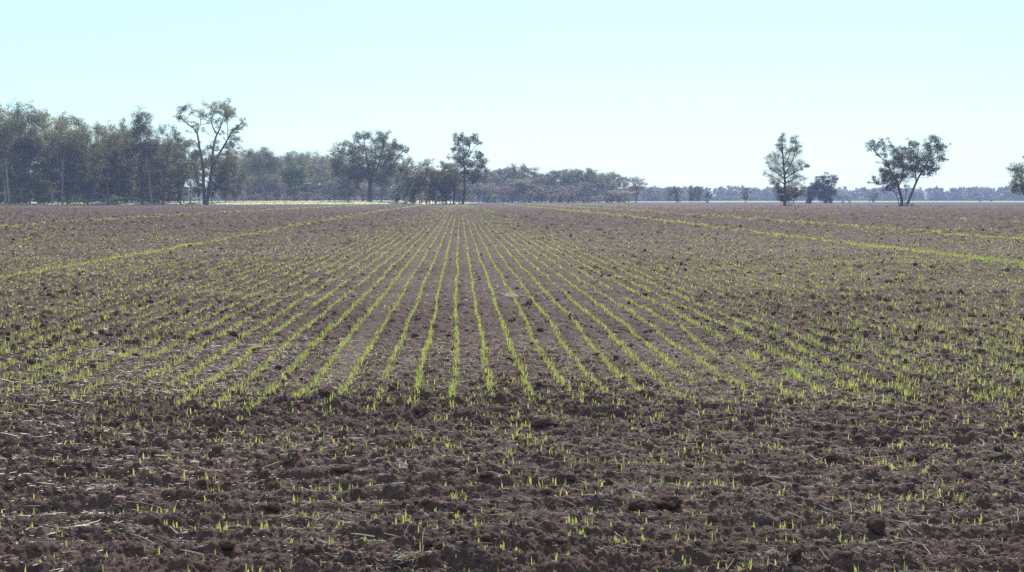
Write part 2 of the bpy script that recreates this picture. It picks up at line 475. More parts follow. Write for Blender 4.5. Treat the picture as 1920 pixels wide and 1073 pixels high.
# ------------------------------------------------------------------ clods
def ico(sub):
    bm = bmesh.new(); bmesh.ops.create_icosphere(bm, subdivisions=sub, radius=1)
    v = np.array([x.co[:] for x in bm.verts]); f = np.array([[w.index for w in x.verts] for x in bm.faces]); bm.free()
    return v, f
def clod_shape(sub, seed, rough=.35):
    v, f = ico(sub)
    out = []
    off = Vector((seed * 3.7, seed * 1.9, seed * 5.3))
    for p in v:
        q = Vector(p)
        d = mnoise.noise(q * 1.1 + off) * rough * 1.1 + mnoise.noise(q * 2.7 + off) * rough * .6
        if sub >= 3: d += mnoise.noise(q * 6 + off) * rough * .3
        if sub >= 4: d += mnoise.noise(q * 13 + off) * rough * .18
        out.append(q * (1 + d))
    out = np.array([x[:] for x in out]); out[:, 2] *= .72
    return out, f
def scatter_clods(name, specs, label):
    Vs, Fs, off = [], [], 0
    for X, Y, size, sub in specs:
        shapes = [clod_shape(sub, q + sub * 10) for q in range(6)]
        n = len(X); Zc = soil_h(X, Y)
        kind = rng.integers(0, 6, n)
        for q in range(6):
            v, f = shapes[q]; idx = np.where(kind == q)[0]; m = len(idx)
            if not m: continue
            a = rng.uniform(0, 2 * np.pi, m); c, s_ = np.cos(a)[:, None], np.sin(a)[:, None]
            sx = size[idx][:, None] * rng.uniform(.8, 1.3, m)[:, None]; sy = size[idx][:, None]; sz = size[idx][:, None] * rng.uniform(.7, 1.15, m)[:, None]
            x = v[None, :, 0] * sx; y = v[None, :, 1] * sy; z = v[None, :, 2] * sz
            VV = np.stack([x * c - y * s_ + X[idx][:, None], x * s_ + y * c + Y[idx][:, None], z + Zc[idx][:, None] + size[idx][:, None] * .10], -1)
            Vs.append(VV.reshape(-1, 3)); Fs.append((f[None] + (off + np.arange(m) * len(v))[:, None, None]).reshape(-1, 3)); off += m * len(v)
    me = mesh_arrays(name, np.concatenate(Vs), np.concatenate(Fs), M_clod, 3, True)
    tag(obj(name, me), label, 'soil clods', kind='stuff')
def rand_pts(n, r0, r1, pw=.5):
    r = (r0 ** (1 / pw) + rng.random(n) * (r1 ** (1 / pw) - r0 ** (1 / pw))) ** pw
    a = rng.uniform(-.40, .40, n)
    X, Y = r * np.sin(a), r * np.cos(a)
    # clods lie in drifts, fewer on the middle rows and the wheel track
    s, t = to_st(X, Y)
    keep = (vnoise(X / 1.1, Y / 1.1, 95) + vnoise(X / .35, Y / .35, 96) > rng.random(n) * 1.6)
    keep &= ~((np.abs(s - .2) < 2.6) & (t > 13) & (rng.random(n) < .6))
    keep &= ~((np.abs(s + 1.15) < .16) & (t > 13) & (rng.random(n) < .9))
    return X[keep], Y[keep]
specs = []
for n, r0, r1, lo, hi, sub in ((60000, 6, 17, .006, .013, 1), (9000, 6, 22, .013, .026, 2), (700, 6, 26, .026, .045, 3),
                               (16000, 17, 60, .016, .036, 2), (1000, 20, 70, .035, .065, 2), (24000, 60, 260, .035, .085, 1), (12000, 200, 430, .06, .13, 1)):
    X, Y = rand_pts(n, r0, r1)
    ok = Y < bank_front(X) - 2
    X, Y = X[ok], Y[ok]
    specs.append((X, Y, lo + (hi - lo) * rng.random(len(X)) ** 2.2, sub))
scatter_clods('soil_clods', specs, 'loose lumps and crumbs of brown soil all over the field')

# the biggest clods, one object each, where the photograph shows them
CL = [  # px, py of the base, width in px, height factor, label
 (615, 752, 44, .8, 'dark rounded clod lying just beyond the ends of the centre rows'),
 (785, 783, 34, .8, 'brown clod with flat top below the centre rows'),
 (1025, 806, 60, .75, 'broad clod topped with dry grass, below the middle rows'),
 (1192, 954, 42, 1.0, 'big reddish brown clod beside the long dark clod'),
 (1252, 952, 62, .7, 'long dark clod beside the big reddish clod'),
 (1642, 1000, 46, 1.2, 'pointed dark clod standing tallest in the right foreground'),
 (1885, 1016, 34, .9, 'smooth round clod near the right edge'),
 (575, 1060, 40, .8, 'dark clod sitting in the bottom furrow left of centre'),
 (735, 1052, 32, .9, 'round brown clod on the bottom edge between two seedling tufts'),
 (828, 1040, 34, .9, 'reddish clod on the ridge below the centre'),
 (512, 958, 36, .9, 'squat dark clod on the left foreground ridge'),
 (255, 818, 26, .9, 'dark clod left of centre on the upper headland'),
 (810, 936, 26, .7, 'flat clod with pale top in the middle headland'),
 (912, 908, 30, .6, 'long flat clod lying slantwise in the middle headland'),
 (1558, 866, 30, .8, 'grey clod beside dry leaves at right of the headland'),
 (1720, 862, 40, .7, 'grey clod matted with dry roots'),
 (1766, 822, 26, 1.0, 'reddish upright clod in the right headland'),
 (1648, 838, 24, 1.1, 'narrow upright clod left of the reddish clod'),
 (1705, 824, 36, .7, 'wedge shaped clod with lit top in the right headland'),
 (1225, 1052, 26, .9, 'small dark clod, left of a pair near the bottom'),
 (1252, 1050, 16, 1.1, 'small upright clod, right of a pair near the bottom'),
 (860, 780, 40, .6, 'low dark clod just right of the centre row ends'),
 (990, 578, 16, 1.0, 'dark clod between two green rows in mid field'),
 (1015, 627, 18, .9, 'brown clod lying beside a green row'),
 (738, 735, 24, .9, 'clod at the end of the wheel track'),
 (480, 662, 18, .9, 'clod among the left rows where they thin out'),
 (205, 634, 16, .9, 'twin topped dark clod among the left rows'),
 (60, 690, 22, .8, 'dark clod between short left rows near the edge'),
 (440, 635, 22, .7, 'rounded clod sheltering a seedling among left rows'),
 (1690, 618, 16, .9, 'dark clod standing out in the right field'),
 (1880, 576, 18, .9, 'dark clod near the right edge of the mid field'),
 (1550, 662, 18, .8, 'brown clod among short rows at right'),
 (140, 1050, 30, .7, 'brown clod in the bottom left furrow'),
 (425, 1035, 34, .9, 'peaked clod beside seedlings at lower left'),
 (330, 1052, 24, .8, 'small round clod on the bottom left ridge'),
 (1100, 1010, 30, .7, 'low clod under a straw heap'),
 (1390, 1040, 30, .9, 'brown clod beside bent seedlings right of centre'),
 (1490, 1058, 44, .8, 'broad dark clod on the bottom edge'),
 (1520, 980, 30, .8, 'clod in the shade of a right furrow'),
 (1340, 930, 28, .7, 'low reddish clod right of the long dark clod'),
 (330, 870, 36, .6, 'flat clod breaking the ridge at left'),
 (150, 905, 26, .8, 'rough clod beside a yellow straw at left'),
]
clod_me = []
for q in range(7):
    v, f = clod_shape(4, 50 + q, .42)
    clod_me.append(mesh_arrays('soil_clod', v, f, M_clod, 3, True))
for q, (px, py, wpx, hf, lab) in enumerate(CL):
    x, y = ground_pt(px, py)
    rad = wpx * y / F * .39
    o = obj('soil_clod', clod_me[q % 7], loc=(x, y, float(soil_h(np.array([x]), np.array([y]))[0]) + rad * hf * .38))
    o.scale = (rad * 1.05, rad * random.uniform(.8, 1.1), rad * hf * 1.1); o.rotation_euler = (0, 0, random.uniform(0, 6.3))
    tag(o, lab, 'soil clod', 'big soil clods')

# ------------------------------------------------------------------ straw
def straw_verts(X, Y, Zs, yaw, L, wd, tilt, bend):
    n = len(X)
    t = np.array([-.5, -.15, .2, .5])
    dx, dy = np.cos(yaw), np.sin(yaw)
    V = np.zeros((n, 8, 3), np.float32)
    for q in range(4):
        cxp = X + dx * L * t[q] - dy * bend * L * (t[q] ** 2)
        cyp = Y + dy * L * t[q] + dx * bend * L * (t[q] ** 2)
        cz = Zs + tilt * L * (t[q] + .5) + wd * .3 - .15 * tilt * L * (t[q] + .5) ** 2
        wq = wd * (.5 if q < 3 else .25)
        V[:, q * 2] = np.stack([cxp - dy * wq, cyp + dx * wq, cz - wq * .4], -1)
        V[:, q * 2 + 1] = np.stack([cxp + dy * wq, cyp - dx * wq, cz + wq * .9], -1)
    return V
SF = np.array([[0, 1, 3, 2], [2, 3, 5, 4], [4, 5, 7, 6]])
def straw_mesh(name, V):
    n = len(V); Fq = (SF[None] + (np.arange(n) * 8)[:, None, None]).reshape(-1, 4)
    return mesh_arrays(name, V.reshape(-1, 3), Fq, M_straw, 4)
Vs = []
for n, r0, r1, lo, hi, w0, w1 in ((210000, 5.8, 17, .008, .045, .0013, .0038), (7500, 5.8, 15, .05, .16, .002, .0045), (150000, 15, 50, .02, .08, .0028, .0065), (44000, 45, 140, .06, .15, .007, .014)):
    r = (r0 ** 2 + rng.random(n) * (r1 ** 2 - r0 ** 2)) ** .5; a = rng.uniform(-.4, .4, n)
    X, Y = r * np.sin(a), r * np.cos(a)
    keep = vnoise(X / .5, Y / .5, 97) * .6 + vnoise(X / 2.2, Y / 2.2, 98) * .6 > .35 + .45 * rng.random(n)
    X, Y = X[keep], Y[keep]; n = len(X)
    L = lo + (hi - lo) * rng.random(n) ** 1.8
    Vs.append(straw_verts(X, Y, soil_h(X, Y) + .003, rng.uniform(0, 6.3, n), L, rng.uniform(w0, w1, n), np.abs(rng.normal(.0, .22, n)), rng.normal(0, .3, n)))
me = straw_mesh('straw_litter', np.concatenate(Vs))
tag(obj('straw_litter', me), 'pale broken straw scattered over the soil', 'straw', kind='stuff')

STR = [(600, 862, 80, .25, 'long pale straw lying slantwise across the left headland'), (1880, 930, 44, -.6, 'thick pale stalk leaning at the right edge'),
 (1870, 865, 34, -.5, 'pale stalk lying beside seedlings at upper right'), (680, 1027, 40, -.35, 'pale straw pair lying on a bottom ridge'),
 (890, 1040, 60, .1, 'thin straw lying flat right of the reddish clod'), (620, 930, 24, .5, 'short straw pointing uphill in the middle headland'),
 (170, 985, 16, .9, 'white bit of stalk standing on the left ridge'), (790, 882, 18, .6, 'bright short stalk beside a single seedling'),
 (1540, 796, 34, -.3, 'grey straw lying across a clod at right'), (1740, 924, 16, 1.0, 'upright pale stalk in the right headland'),
 (360, 1042, 40, -.5, 'brown stalk lying beside the peaked clod'), (445, 1048, 26, .6, 'short pale straw at lower left'),
 (470, 778, 40, .05, 'flat straw at the left of the upper headland'), (1650, 860, 40, .35, 'broad pale dry leaf lying on soil at right')]
for px, py, L, sl, lab in STR:
    x, y = ground_pt(px, py); Lm = L * y / F
    V = straw_verts(np.zeros(1), np.zeros(1), np.zeros(1), np.array([0.0]), np.array([Lm * 1.15]), np.array([.007]), np.array([abs(sl) * .5]), np.array([.12]))
    o = obj('straw_stalk', straw_mesh('straw_stalk', V), loc=(x, y, float(soil_h(np.array([x]), np.array([y]))[0]) + .015))
    o.rotation_euler = (0, 0, random.uniform(-.5, .5) + (math.pi if sl < 0 else 0))
    tag(o, lab, 'straw', 'larger straw stalks')

TUF = [(1030, 792, 70, 'mound of dry grass on the broad clod'), (1205, 932, 60, 'grey matted tuft behind the big reddish clod'),
       (1150, 1040, 60, 'dead grass tuft drooping over the bottom ridge'), (200, 935, 70, 'loose heap of dry straw at lower left'),
       (1450, 1055, 30, 'small dry tuft at the bottom right of centre'), (1655, 1012, 40, 'whitish dead tuft below the pointed clod'),
       (520, 1012, 60, 'grey tuft hanging over the furrow at lower left'), (770, 1070, 60, 'pale straw heap on the bottom edge'),
       (965, 560, 40, 'pale straw patch between rows in mid field'), (1270, 555, 24, 'dry straw tuft among right rows')]
for px, py, wpx, lab in TUF:
    x, y = ground_pt(px, py); R = wpx * y / F * .5
    n = 90
    a = rng.uniform(0, 6.28, n); rr_ = R * rng.random(n) ** .6
    X = x + rr_ * np.cos(a); Y = y + rr_ * np.sin(a) * .8
    z0 = soil_h(X, Y)
    V = straw_verts(X - x, Y - y, z0 + .02 * (1 - rr_ / R), a + rng.normal(0, .9, n), R * rng.uniform(.4, 1.1, n), np.full(n, .0035) * max(1, y / 9), rng.normal(.1, .3, n), rng.normal(0, .5, n))
    tag(obj('dry_grass_tuft', straw_mesh('dry_grass_tuft', V), loc=(x, y, 0)), lab, 'grass tuft', 'dry grass tufts')

# ------------------------------------------------------------------ trees
def tube(verts, faces, pts, radii, sides=6):
    """append a tapered tube through pts"""
    n = len(pts); base = len(verts)
    for i in range(n):
        a = pts[max(i - 1, 0)]; b = pts[min(i + 1, n - 1)]
        d = Vector(b) - Vector(a)
        if d.length < 1e-6: d = Vector((0, 0, 1))
        d.normalize()
        u = d.orthogonal().normalized(); w = d.cross(u)
        for k in range(sides):
            t = 2 * math.pi * k / sides
            verts.append(tuple(Vector(pts[i]) + (u * math.cos(t) + w * math.sin(t)) * radii[i]))
    for i in range(n - 1):
        for k in range(sides):
            k2 = (k + 1) % sides
            faces.append((base + i * sides + k, base + i * sides + k2, base + (i + 1) * sides + k2, base + (i + 1) * sides + k))

def smooth_path(pts, sub=3, wob=0.0, rnd=random):
    out = []
    P_ = [Vector(p) for p in pts]
    for i in range(len(P_) - 1):
        p0 = P_[max(i - 1, 0)]; p1 = P_[i]; p2 = P_[i + 1]; p3 = P_[min(i + 2, len(P_) - 1)]
        for s in range(sub):
            t = s / sub
            q = .5 * ((2 * p1) + (-p0 + p2) * t + (2 * p0 - 5 * p1 + 4 * p2 - p3) * t * t + (-p0 + 3 * p1 - 3 * p2 + p3) * t ** 3)
            if wob and (i or s): q = q + Vector((rnd.gauss(0, wob), rnd.gauss(0, wob), 0))
            out.append(q)
    out.append(P_[-1])
    return out

def leaves_mesh(name, clumps, leaf, mat, per_m2=14, droop=.5, sg=(.18, .40)):
    """clumps: (x,y,z,r,flat,density). Small leaf sprays clustered round branch ends."""
    C = []
    for (x, y, z, r, fl, de) in clumps:
        n = max(10, int(per_m2 * de * r * r * 19))
        ns = max(3, int(5 + r * 2.2))
        d = rng.normal(0, 1, (ns, 3)); d /= np.linalg.norm(d, axis=1)[:, None]
        rad = r * rng.random(ns) ** .45
        cc = d * rad[:, None] * [1, 1, fl]
        k = rng.integers(0, ns, n)
        sg_ = r * rng.uniform(*sg, ns)
        p = cc[k] + rng.normal(0, 1, (n, 3)) * sg_[k][:, None] * [1, 1, .7]
        C.append(p + [x, y, z])
    C = np.concatenate(C); n = len(C)
    a = rng.uniform(0, 2 * np.pi, n); el = rng.normal(-.5 * droop, .6, n)
    L = leaf * .8 * rng.uniform(.55, 1.4, n); w = L * rng.uniform(.28, .5, n)
    ax = np.stack([np.cos(a) * np.cos(el), np.sin(a) * np.cos(el), np.sin(el)], -1)
    b = rng.normal(0, 1, (n, 3)); b -= ax * (b * ax).sum(1)[:, None]; b /= np.linalg.norm(b, axis=1)[:, None] + 1e-6
    V = np.stack([C - ax * L[:, None] * .5, C + b * w[:, None] * .5, C + ax * L[:, None] * .5, C - b * w[:, None] * .5], 1)
    Fq = np.arange(n * 4).reshape(n, 4)
    return mesh_arrays(name, V.reshape(-1, 3), Fq, mat, 4)

def wood_mesh(name, limbs, twigs_to, mat, sides=6, wob=0, twig_r=.03, rnd=random):
    V, Fc = [], []
    nodes = []
    for pts, r0, r1 in limbs:
        pp = smooth_path(pts, 4, wob, rnd)
        n = len(pp)
        tube(V, Fc, pp, [r0 + (r1 - r0) * (i / (n - 1)) ** .8 for i in range(n)], sides)
        nodes += pp
    if twigs_to is not None and len(nodes):
        NA = np.array([p[:] for p in nodes])
        for (x, y, z, r, fl, de) in twigs_to:
            c = np.array([x, y, z])
            dist = np.linalg.norm((NA - c) * [1, 1, 1], axis=1) + np.where(NA[:, 2] > z, 2.0, 0)
            p = NA[int(np.argmin(dist))]
            dv = c - p
            mid = p + dv * .5 + np.array([0, 0, -.08 * np.linalg.norm(dv)])
            tube(V, Fc, [tuple(p), tuple(mid), tuple(c)], [twig_r * (1 + r * .4), twig_r, twig_r * .4], 4)
            for _ in range(3):
                e = c + rng.normal(0, 1, 3) * r * .55
                tube(V, Fc, [tuple(mid), tuple((mid + e) / 2 + [0, 0, .05 * r]), tuple(e)], [twig_r * .8, twig_r * .6, twig_r * .25], 3)
    return mesh_arrays(name, np.array(V), np.array(Fc), mat, 4, True)

def make_tree(name, loc, limbs, clumps, leaf, lm, bm_, label, cat='tree', group=None, per=14, twig_r=.03, wob=0.0, droop=.5, sg=(.18, .40)):
    t = empty(name, loc)
    obj('trunk', wood_mesh('trunk', limbs, clumps, bm_, 7, wob, twig_r), t)
    obj('crown', leaves_mesh('crown', clumps, leaf, lm, per, droop, sg), t)
    return tag(t, label, cat, group)

def hero(name, origin, scale, base, d, limbs, clumps, leaf, lm, bm_, label, group=None, flat=.95, depth=.8, per=14, twig_r=.03, zoff=0.0, rmul=1.0, jit=.12, cat='tree', droop=.5, sg=(.18, .40)):
    """limbs and clumps read off the photograph (crop pixels), turned into metres at the tree's own distance
    and spread in depth so the crown is as deep as it is wide."""
    bx, by = base
    X, Y, Zb = at_dist(origin[0] + bx / scale, origin[1] + by / scale, d)
    k = d / F / scale * math.hypot(1, 0)
    Zg = gz(X, Y)
    wmax = max(abs(c[0] - bx) for c in clumps) * k
    rs = random.Random(hash(name + label) % 1000 if False else len(label) * 7 + int(bx))
    LL = []
    for pts, r0, r1 in limbs:
        ang = rs.uniform(-depth, depth)
        q = []
        y0 = None
        for i, (x, y) in enumerate(pts):
            lx = (x - bx) * k; lz = (by - y) * k
            dep = 0
            q.append([lx, dep, lz])
        # depth grows along the limb
        y_start = 0.0
        # attach to the depth of an earlier limb point near the start
        best = None
        for (pp, _, _) in LL:
            for p in pp:
                dd = math.hypot(p[0] - q[0][0], p[2] - q[0][2])
                if best is None or dd < best[0]: best = (dd, p[1])
        if best and best[0] < 1.2 + .05 * abs(q[0][2]): y_start = best[1]
        run = 0
        for i in range(len(q)):
            if i: run += math.hypot(q[i][0] - q[i - 1][0], q[i][2] - q[i - 1][2])
            q[i][1] = y_start + ang * run * .55
        q[0][2] = q[0][2] if q[0][2] > .3 else -.3
        LL.append(([tuple(p) for p in q], r0 * k, r1 * k))
    nodes = [p for pp, _, _ in LL for p in smooth_path(pp, 3)]
    per = per * 1.35; rmul = rmul * 1.22
    CC = []
    for c in clumps:
        x, y, r = c[:3]; de = c[3] if len(c) > 3 else 1
        lx = (x - bx) * k; lz = (by - y) * k; r = r * k * rmul
        nn = min(nodes, key=lambda p: (p.x - lx) ** 2 + (p.z - lz) ** 2)
        dy = nn.y * .8 + rs.gauss(0, .35) * min(wmax, 2.2 * r + 1.0)
        CC.append((lx, dy, lz, r, flat, de))
        for _ in range(2):
            CC.append((lx + rs.gauss(0, .75) * r, dy + rs.gauss(0, .7) * r, lz + rs.gauss(0, .6) * r, r * rs.uniform(.35, .6), flat, de * .8))
        if r > 1.0:      # crown is as deep as it is broad
            CC.append((lx + rs.gauss(0, .2) * r, -dy * .6 + rs.uniform(-.8, .8) * r, lz + rs.gauss(0, .2) * r, r * .8, flat, de * .6))
    return make_tree(name, (X, Y, Zg), LL, CC, leaf, lm, bm_, label, cat, group, per, twig_r, 0, droop, sg)

# --- big spreading gum at the right end of the left wood
hero('gum_tree', (300, 170), 4.6667, (397, 1005), 392, [
  ([(390, 1005), (395, 900), (397, 800), (400, 640), (385, 500), (375, 390), (340, 340), (280, 290), (240, 230)], 17, 3),
  ([(405, 1005), (418, 880), (430, 700), (432, 560), (440, 440), (458, 375), (480, 320), (500, 240), (530, 180)], 17, 3),
  ([(458, 375), (425, 330), (400, 260), (410, 180)], 9, 3),
  ([(428, 680), (500, 570), (560, 490), (600, 430), (640, 370), (700, 325), (740, 290)], 12, 3),
  ([(600, 430), (606, 330), (600, 250)], 4, 2),
  ([(435, 850), (500, 790), (560, 768), (640, 762)], 9, 3),
  ([(430, 600), (480, 560), (540, 560), (600, 545)], 7, 2),
  ([(395, 800), (350, 760), (335, 700), (330, 640)], 8, 3),
  ([(375, 390), (385, 340), (400, 320)], 5, 2)],
 [(230, 250, 42, .8), (205, 240, 25, .6), (300, 170, 45), (250, 185, 38), (345, 200, 42), (410, 140, 45), (400, 215, 35), (440, 170, 30), (480, 285, 42), (545, 135, 55), (515, 120, 35), (560, 185, 45), (530, 245, 40),
  (590, 215, 55), (650, 225, 36), (640, 200, 30), (745, 290, 34), (705, 325, 34), (655, 360, 36), (680, 345, 30), (615, 400, 32), (650, 465, 42), (600, 480, 42), (480, 450, 34, .6), (370, 340, 40), (340, 310, 30), (540, 375, 28, .6),
  (470, 190, 30), (600, 545, 42), (480, 600, 50), (560, 620, 60), (630, 640, 40), (520, 720, 70), (600, 700, 60), (455, 740, 50), (330, 660, 50), (380, 560, 40), (500, 510, 36, .7), (440, 640, 40), (320, 740, 50), (560, 560, 40), (280, 270, 30, .7), (690, 420, 34), (660, 520, 40), (560, 660, 70), (640, 580, 44), (520, 780, 60), (430, 500, 40), (300, 560, 36), (340, 480, 36, .7)],
 .34, M_gum, M_bark, 'tall spreading gum with forked grey trunk and airy crown ending the left wood', per=11, twig_r=.05, rmul=.82)

# --- V shaped gum standing alone on the right
hero('gum_tree', (1540, 230), 5.0526, (775, 798), 318, [
  ([(757, 798), (768, 730), (748, 620), (740, 560), (700, 480), (660, 380), (610, 330), (560, 270), (520, 220)], 17, 3),
  ([(745, 600), (780, 540), (800, 470), (790, 390), (770, 300)], 8, 2),
  ([(742, 795), (722, 720), (692, 660), (640, 622), (560, 590), (500, 570)], 5, 2),
  ([(798, 798), (842, 700), (880, 600), (920, 510), (960, 450), (1000, 370), (1050, 310), (1100, 230)], 15, 3),
  ([(930, 500), (1010, 480), (1060, 445)], 6, 2),
  ([(895, 570), (890, 460), (900, 380), (920, 280), (935, 200)], 8, 2),
  ([(1000, 370), (1100, 335), (1180, 350), (1210, 350)], 5, 1.5),
  ([(785, 790), (812, 660), (800, 590)], 4, 1.5),
  ([(930, 520), (990, 520), (1040, 530)], 2.5, 1),
  ([(740, 560), (690, 540), (620, 560), (560, 555)], 6, 2)],
 [(490, 200, 32), (515, 185, 26), (530, 235, 26, .7), (560, 220, 36, .8), (610, 155, 20, .6), (650, 152, 22, .5), (620, 205, 38, .8), (685, 270, 40), (640, 290, 40), (580, 295, 24), (755, 262, 42), (800, 285, 44), (720, 340, 45), (655, 370, 42),
  (790, 340, 42), (735, 410, 50), (640, 405, 28, .7), (590, 440, 34), (600, 495, 46), (660, 480, 50), (720, 470, 52), (815, 415, 38), (645, 560, 50), (565, 555, 42), (500, 528, 28, .7), (446, 566, 12), (700, 590, 52), (720, 520, 52),
  (790, 500, 44), (815, 610, 30, .6), (600, 600, 34), (880, 380, 50), (930, 350, 50), (880, 290, 42, .7), (850, 220, 38, .7), (930, 195, 44), (985, 240, 38, .7), (1040, 180, 46), (1085, 165, 32), (1120, 215, 32), (1050, 245, 50),
  (1110, 260, 40), (1160, 250, 24), (1000, 315, 46), (1130, 335, 40), (1170, 350, 22), (1065, 385, 50), (970, 420, 50), (900, 440, 46), (1010, 465, 42), (1070, 430, 36), (880, 490, 34), (940, 470, 34), (1207, 350, 10), (565, 372, 10, .5), (680, 640, 30, .6), (805, 420, 44), (835, 350, 40), (850, 440, 44), (760, 330, 40), (840, 270, 30, .7)],
 .27, M_olive, M_bark, 'lone gum with two trunks spreading in a V and ragged olive crown', per=19, twig_r=.03)

# --- tall lone tree
hero('she_oak_tree', (1200, 230), 5.3333, (1445, 843), 320, [
  ([(1445, 845), (1448, 800), (1450, 700), (1450, 560), (1440, 440), (1430, 300), (1425, 180), (1435, 115)], 19, 3),
  ([(1448, 560), (1390, 520), (1320, 480), (1280, 430), (1250, 370)], 7, 1.5),
  ([(1450, 620), (1390, 580), (1320, 540), (1250, 510)], 7, 1.5),
  ([(1440, 470), (1400, 430), (1370, 370), (1350, 300)], 6, 1.5),
  ([(1455, 510), (1500, 440), (1540, 340), (1560, 220), (1550, 160)], 8, 1.5),
  ([(1455, 560), (1540, 500), (1620, 460), (1660, 420)], 7, 1.5),
  ([(1455, 610), (1540, 560), (1600, 540), (1640, 570)], 6, 1.5),
  ([(1432, 330), (1400, 240), (1395, 180)], 5, 1.5),
  ([(1445, 430), (1490, 330), (1510, 220)], 6, 1.5),
  ([(1452, 660), (1500, 640), (1560, 630)], 5, 1.5),
  ([(1450, 680), (1400, 640), (1340, 620)], 5, 1.5)],
 [(1430, 125, 26), (1412, 165, 28), (1440, 180, 30), (1405, 215, 30), (1400, 265, 34), (1440, 260, 34), (1365, 235, 22, .7), (1545, 155, 30), (1515, 180, 24), (1500, 210, 28), (1560, 205, 30), (1520, 260, 40), (1580, 250, 32), (1480, 290, 40), (1595, 295, 30), (1545, 325, 46), (1455, 340, 40), (1395, 330, 34),
  (1345, 345, 38, .7), (1275, 340, 30, .7), (1320, 400, 38, .8), (1380, 400, 42), (1460, 410, 46), (1530, 410, 48), (1590, 385, 36), (1640, 420, 34), (1655, 440, 22), (1600, 455, 26), (1240, 400, 18, .5), (1290, 465, 36, .7), (1258, 508, 30, .7), (1330, 480, 40, .8), (1390, 480, 40, .8), (1435, 500, 36), (1500, 490, 48), (1550, 490, 38),
  (1300, 540, 34, .7), (1350, 560, 42, .8), (1400, 555, 40, .8), (1520, 550, 42), (1590, 545, 36, .8), (1632, 572, 28, .8), (1330, 605, 36, .8), (1390, 620, 40), (1480, 590, 34), (1545, 600, 38), (1500, 640, 40), (1600, 600, 26, .7), (1250, 360, 20, .4)],
 .20, M_gum, M_bark, 'tall lone dark tree with a straight trunk and feathery pointed crown', per=40, twig_r=.025, flat=1.25, droop=-.6, rmul=.8, sg=(.35, .6))
hero('brown_bush', (1200, 230), 5.3333, (1490, 835), 331, [
  ([(1490, 835), (1480, 760), (1440, 700), (1390, 660)], 5, 2), ([(1490, 835), (1500, 740), (1560, 680)], 5, 2), ([(1490, 835), (1540, 770), (1600, 690)], 4, 1.5)],
 [(1385, 690, 46), (1430, 660, 46), (1480, 690, 44), (1530, 690, 50), (1590, 690, 46), (1610, 660, 34), (1500, 740, 44), (1405, 740, 40), (1370, 650, 26), (1560, 740, 30, .6), (1450, 750, 40)],
 .26, M_brown, M_bark, 'reddish brown bush behind the trunk of the tall lone tree', per=16, cat='bush')

# --- broad tree left of centre
hero('gum_tree', (600, 230), 5.8182, (545, 855), 470, [
  ([(545, 860), (545, 780), (545, 640), (560, 560)], 32, 16), ([(545, 690), (500, 560), (400, 420), (280, 330), (180, 300)], 14, 3),
  ([(548, 600), (520, 420), (500, 250), (490, 140)], 14, 3), ([(560, 580), (640, 440), (690, 260), (700, 150)], 14, 3),
  ([(560, 640), (700, 560), (800, 440), (870, 340), (935, 295)], 13, 3), ([(470, 855), (455, 780), (430, 700), (340, 600)], 9, 3),
  ([(530, 830), (480, 760), (430, 690)], 7, 3), ([(670, 860), (680, 740), (700, 640)], 9, 4), ([(560, 560), (600, 400), (590, 220)], 10, 3), ([(430, 700), (300, 560), (200, 480)], 6, 2)],
 [(440, 140, 34, .7), (490, 145, 40, .8), (400, 180, 50), (555, 145, 40), (640, 155, 60), (725, 150, 45), (680, 225, 65), (590, 220, 50, .8), (325, 240, 52, .8), (262, 210, 32, .7), (205, 270, 48, .8), (155, 320, 34), (250, 330, 65), (200, 400, 55), (300, 410, 75), (380, 300, 65), (470, 280, 65), (400, 400, 80), (150, 470, 40), (200, 490, 60), (300, 505, 75),
  (400, 510, 85), (500, 400, 80), (500, 500, 85), (580, 310, 70), (600, 420, 90), (690, 330, 70), (780, 280, 55), (815, 255, 40), (880, 265, 45), (940, 297, 36), (770, 370, 70), (840, 360, 50, .8), (720, 440, 80), (800, 470, 65), (660, 540, 80), (580, 560, 65), (750, 560, 70), (450, 600, 60), (350, 600, 70), (250, 570, 60), (160, 550, 45), (640, 640, 50), (720, 640, 50), (820, 540, 50), (390, 690, 40), (280, 640, 50)],
 .38, M_olive, M_bark, 'broad dense gum with wide domed olive crown left of the crop rows', per=9, twig_r=.05)

# --- tall tree where the rows meet
hero('gum_tree', (600, 230), 5.8182, (1555, 897), 445, [
  ([(1550, 900), (1575, 780), (1580, 650), (1580, 500), (1570, 400), (1595, 370), (1640, 290), (1640, 220)], 17, 3),
  ([(1630, 390), (1660, 330), (1710, 260), (1745, 238)], 5, 2), ([(1572, 410), (1550, 330), (1500, 290)], 6, 2), ([(1580, 400), (1570, 280), (1540, 190)], 6, 2),
  ([(1580, 520), (1650, 460), (1720, 420), (1790, 450)], 7, 2), ([(1590, 740), (1660, 660), (1700, 600)], 6, 2)],
 [(1498, 165, 34), (1545, 165, 42), (1500, 215, 32, .8), (1580, 205, 44), (1612, 232, 30), (1650, 185, 40), (1700, 205, 42), (1742, 240, 28), (1460, 300, 30), (1515, 285, 44), (1555, 320, 44), (1600, 360, 40), (1722, 320, 22, .5), (1765, 355, 36), (1720, 390, 46), (1780, 440, 46), (1690, 470, 50), (1760, 490, 46), (1803, 540, 26), (1625, 440, 44), (1500, 400, 50), (1540, 450, 55),
  (1660, 570, 60), (1720, 580, 50), (1620, 620, 50), (1700, 620, 36), (1560, 560, 46), (1600, 760, 36, .5)],
 .34, M_olive, M_bark, 'tall gum with tufted high crown standing where the crop rows meet', per=13, twig_r=.04)

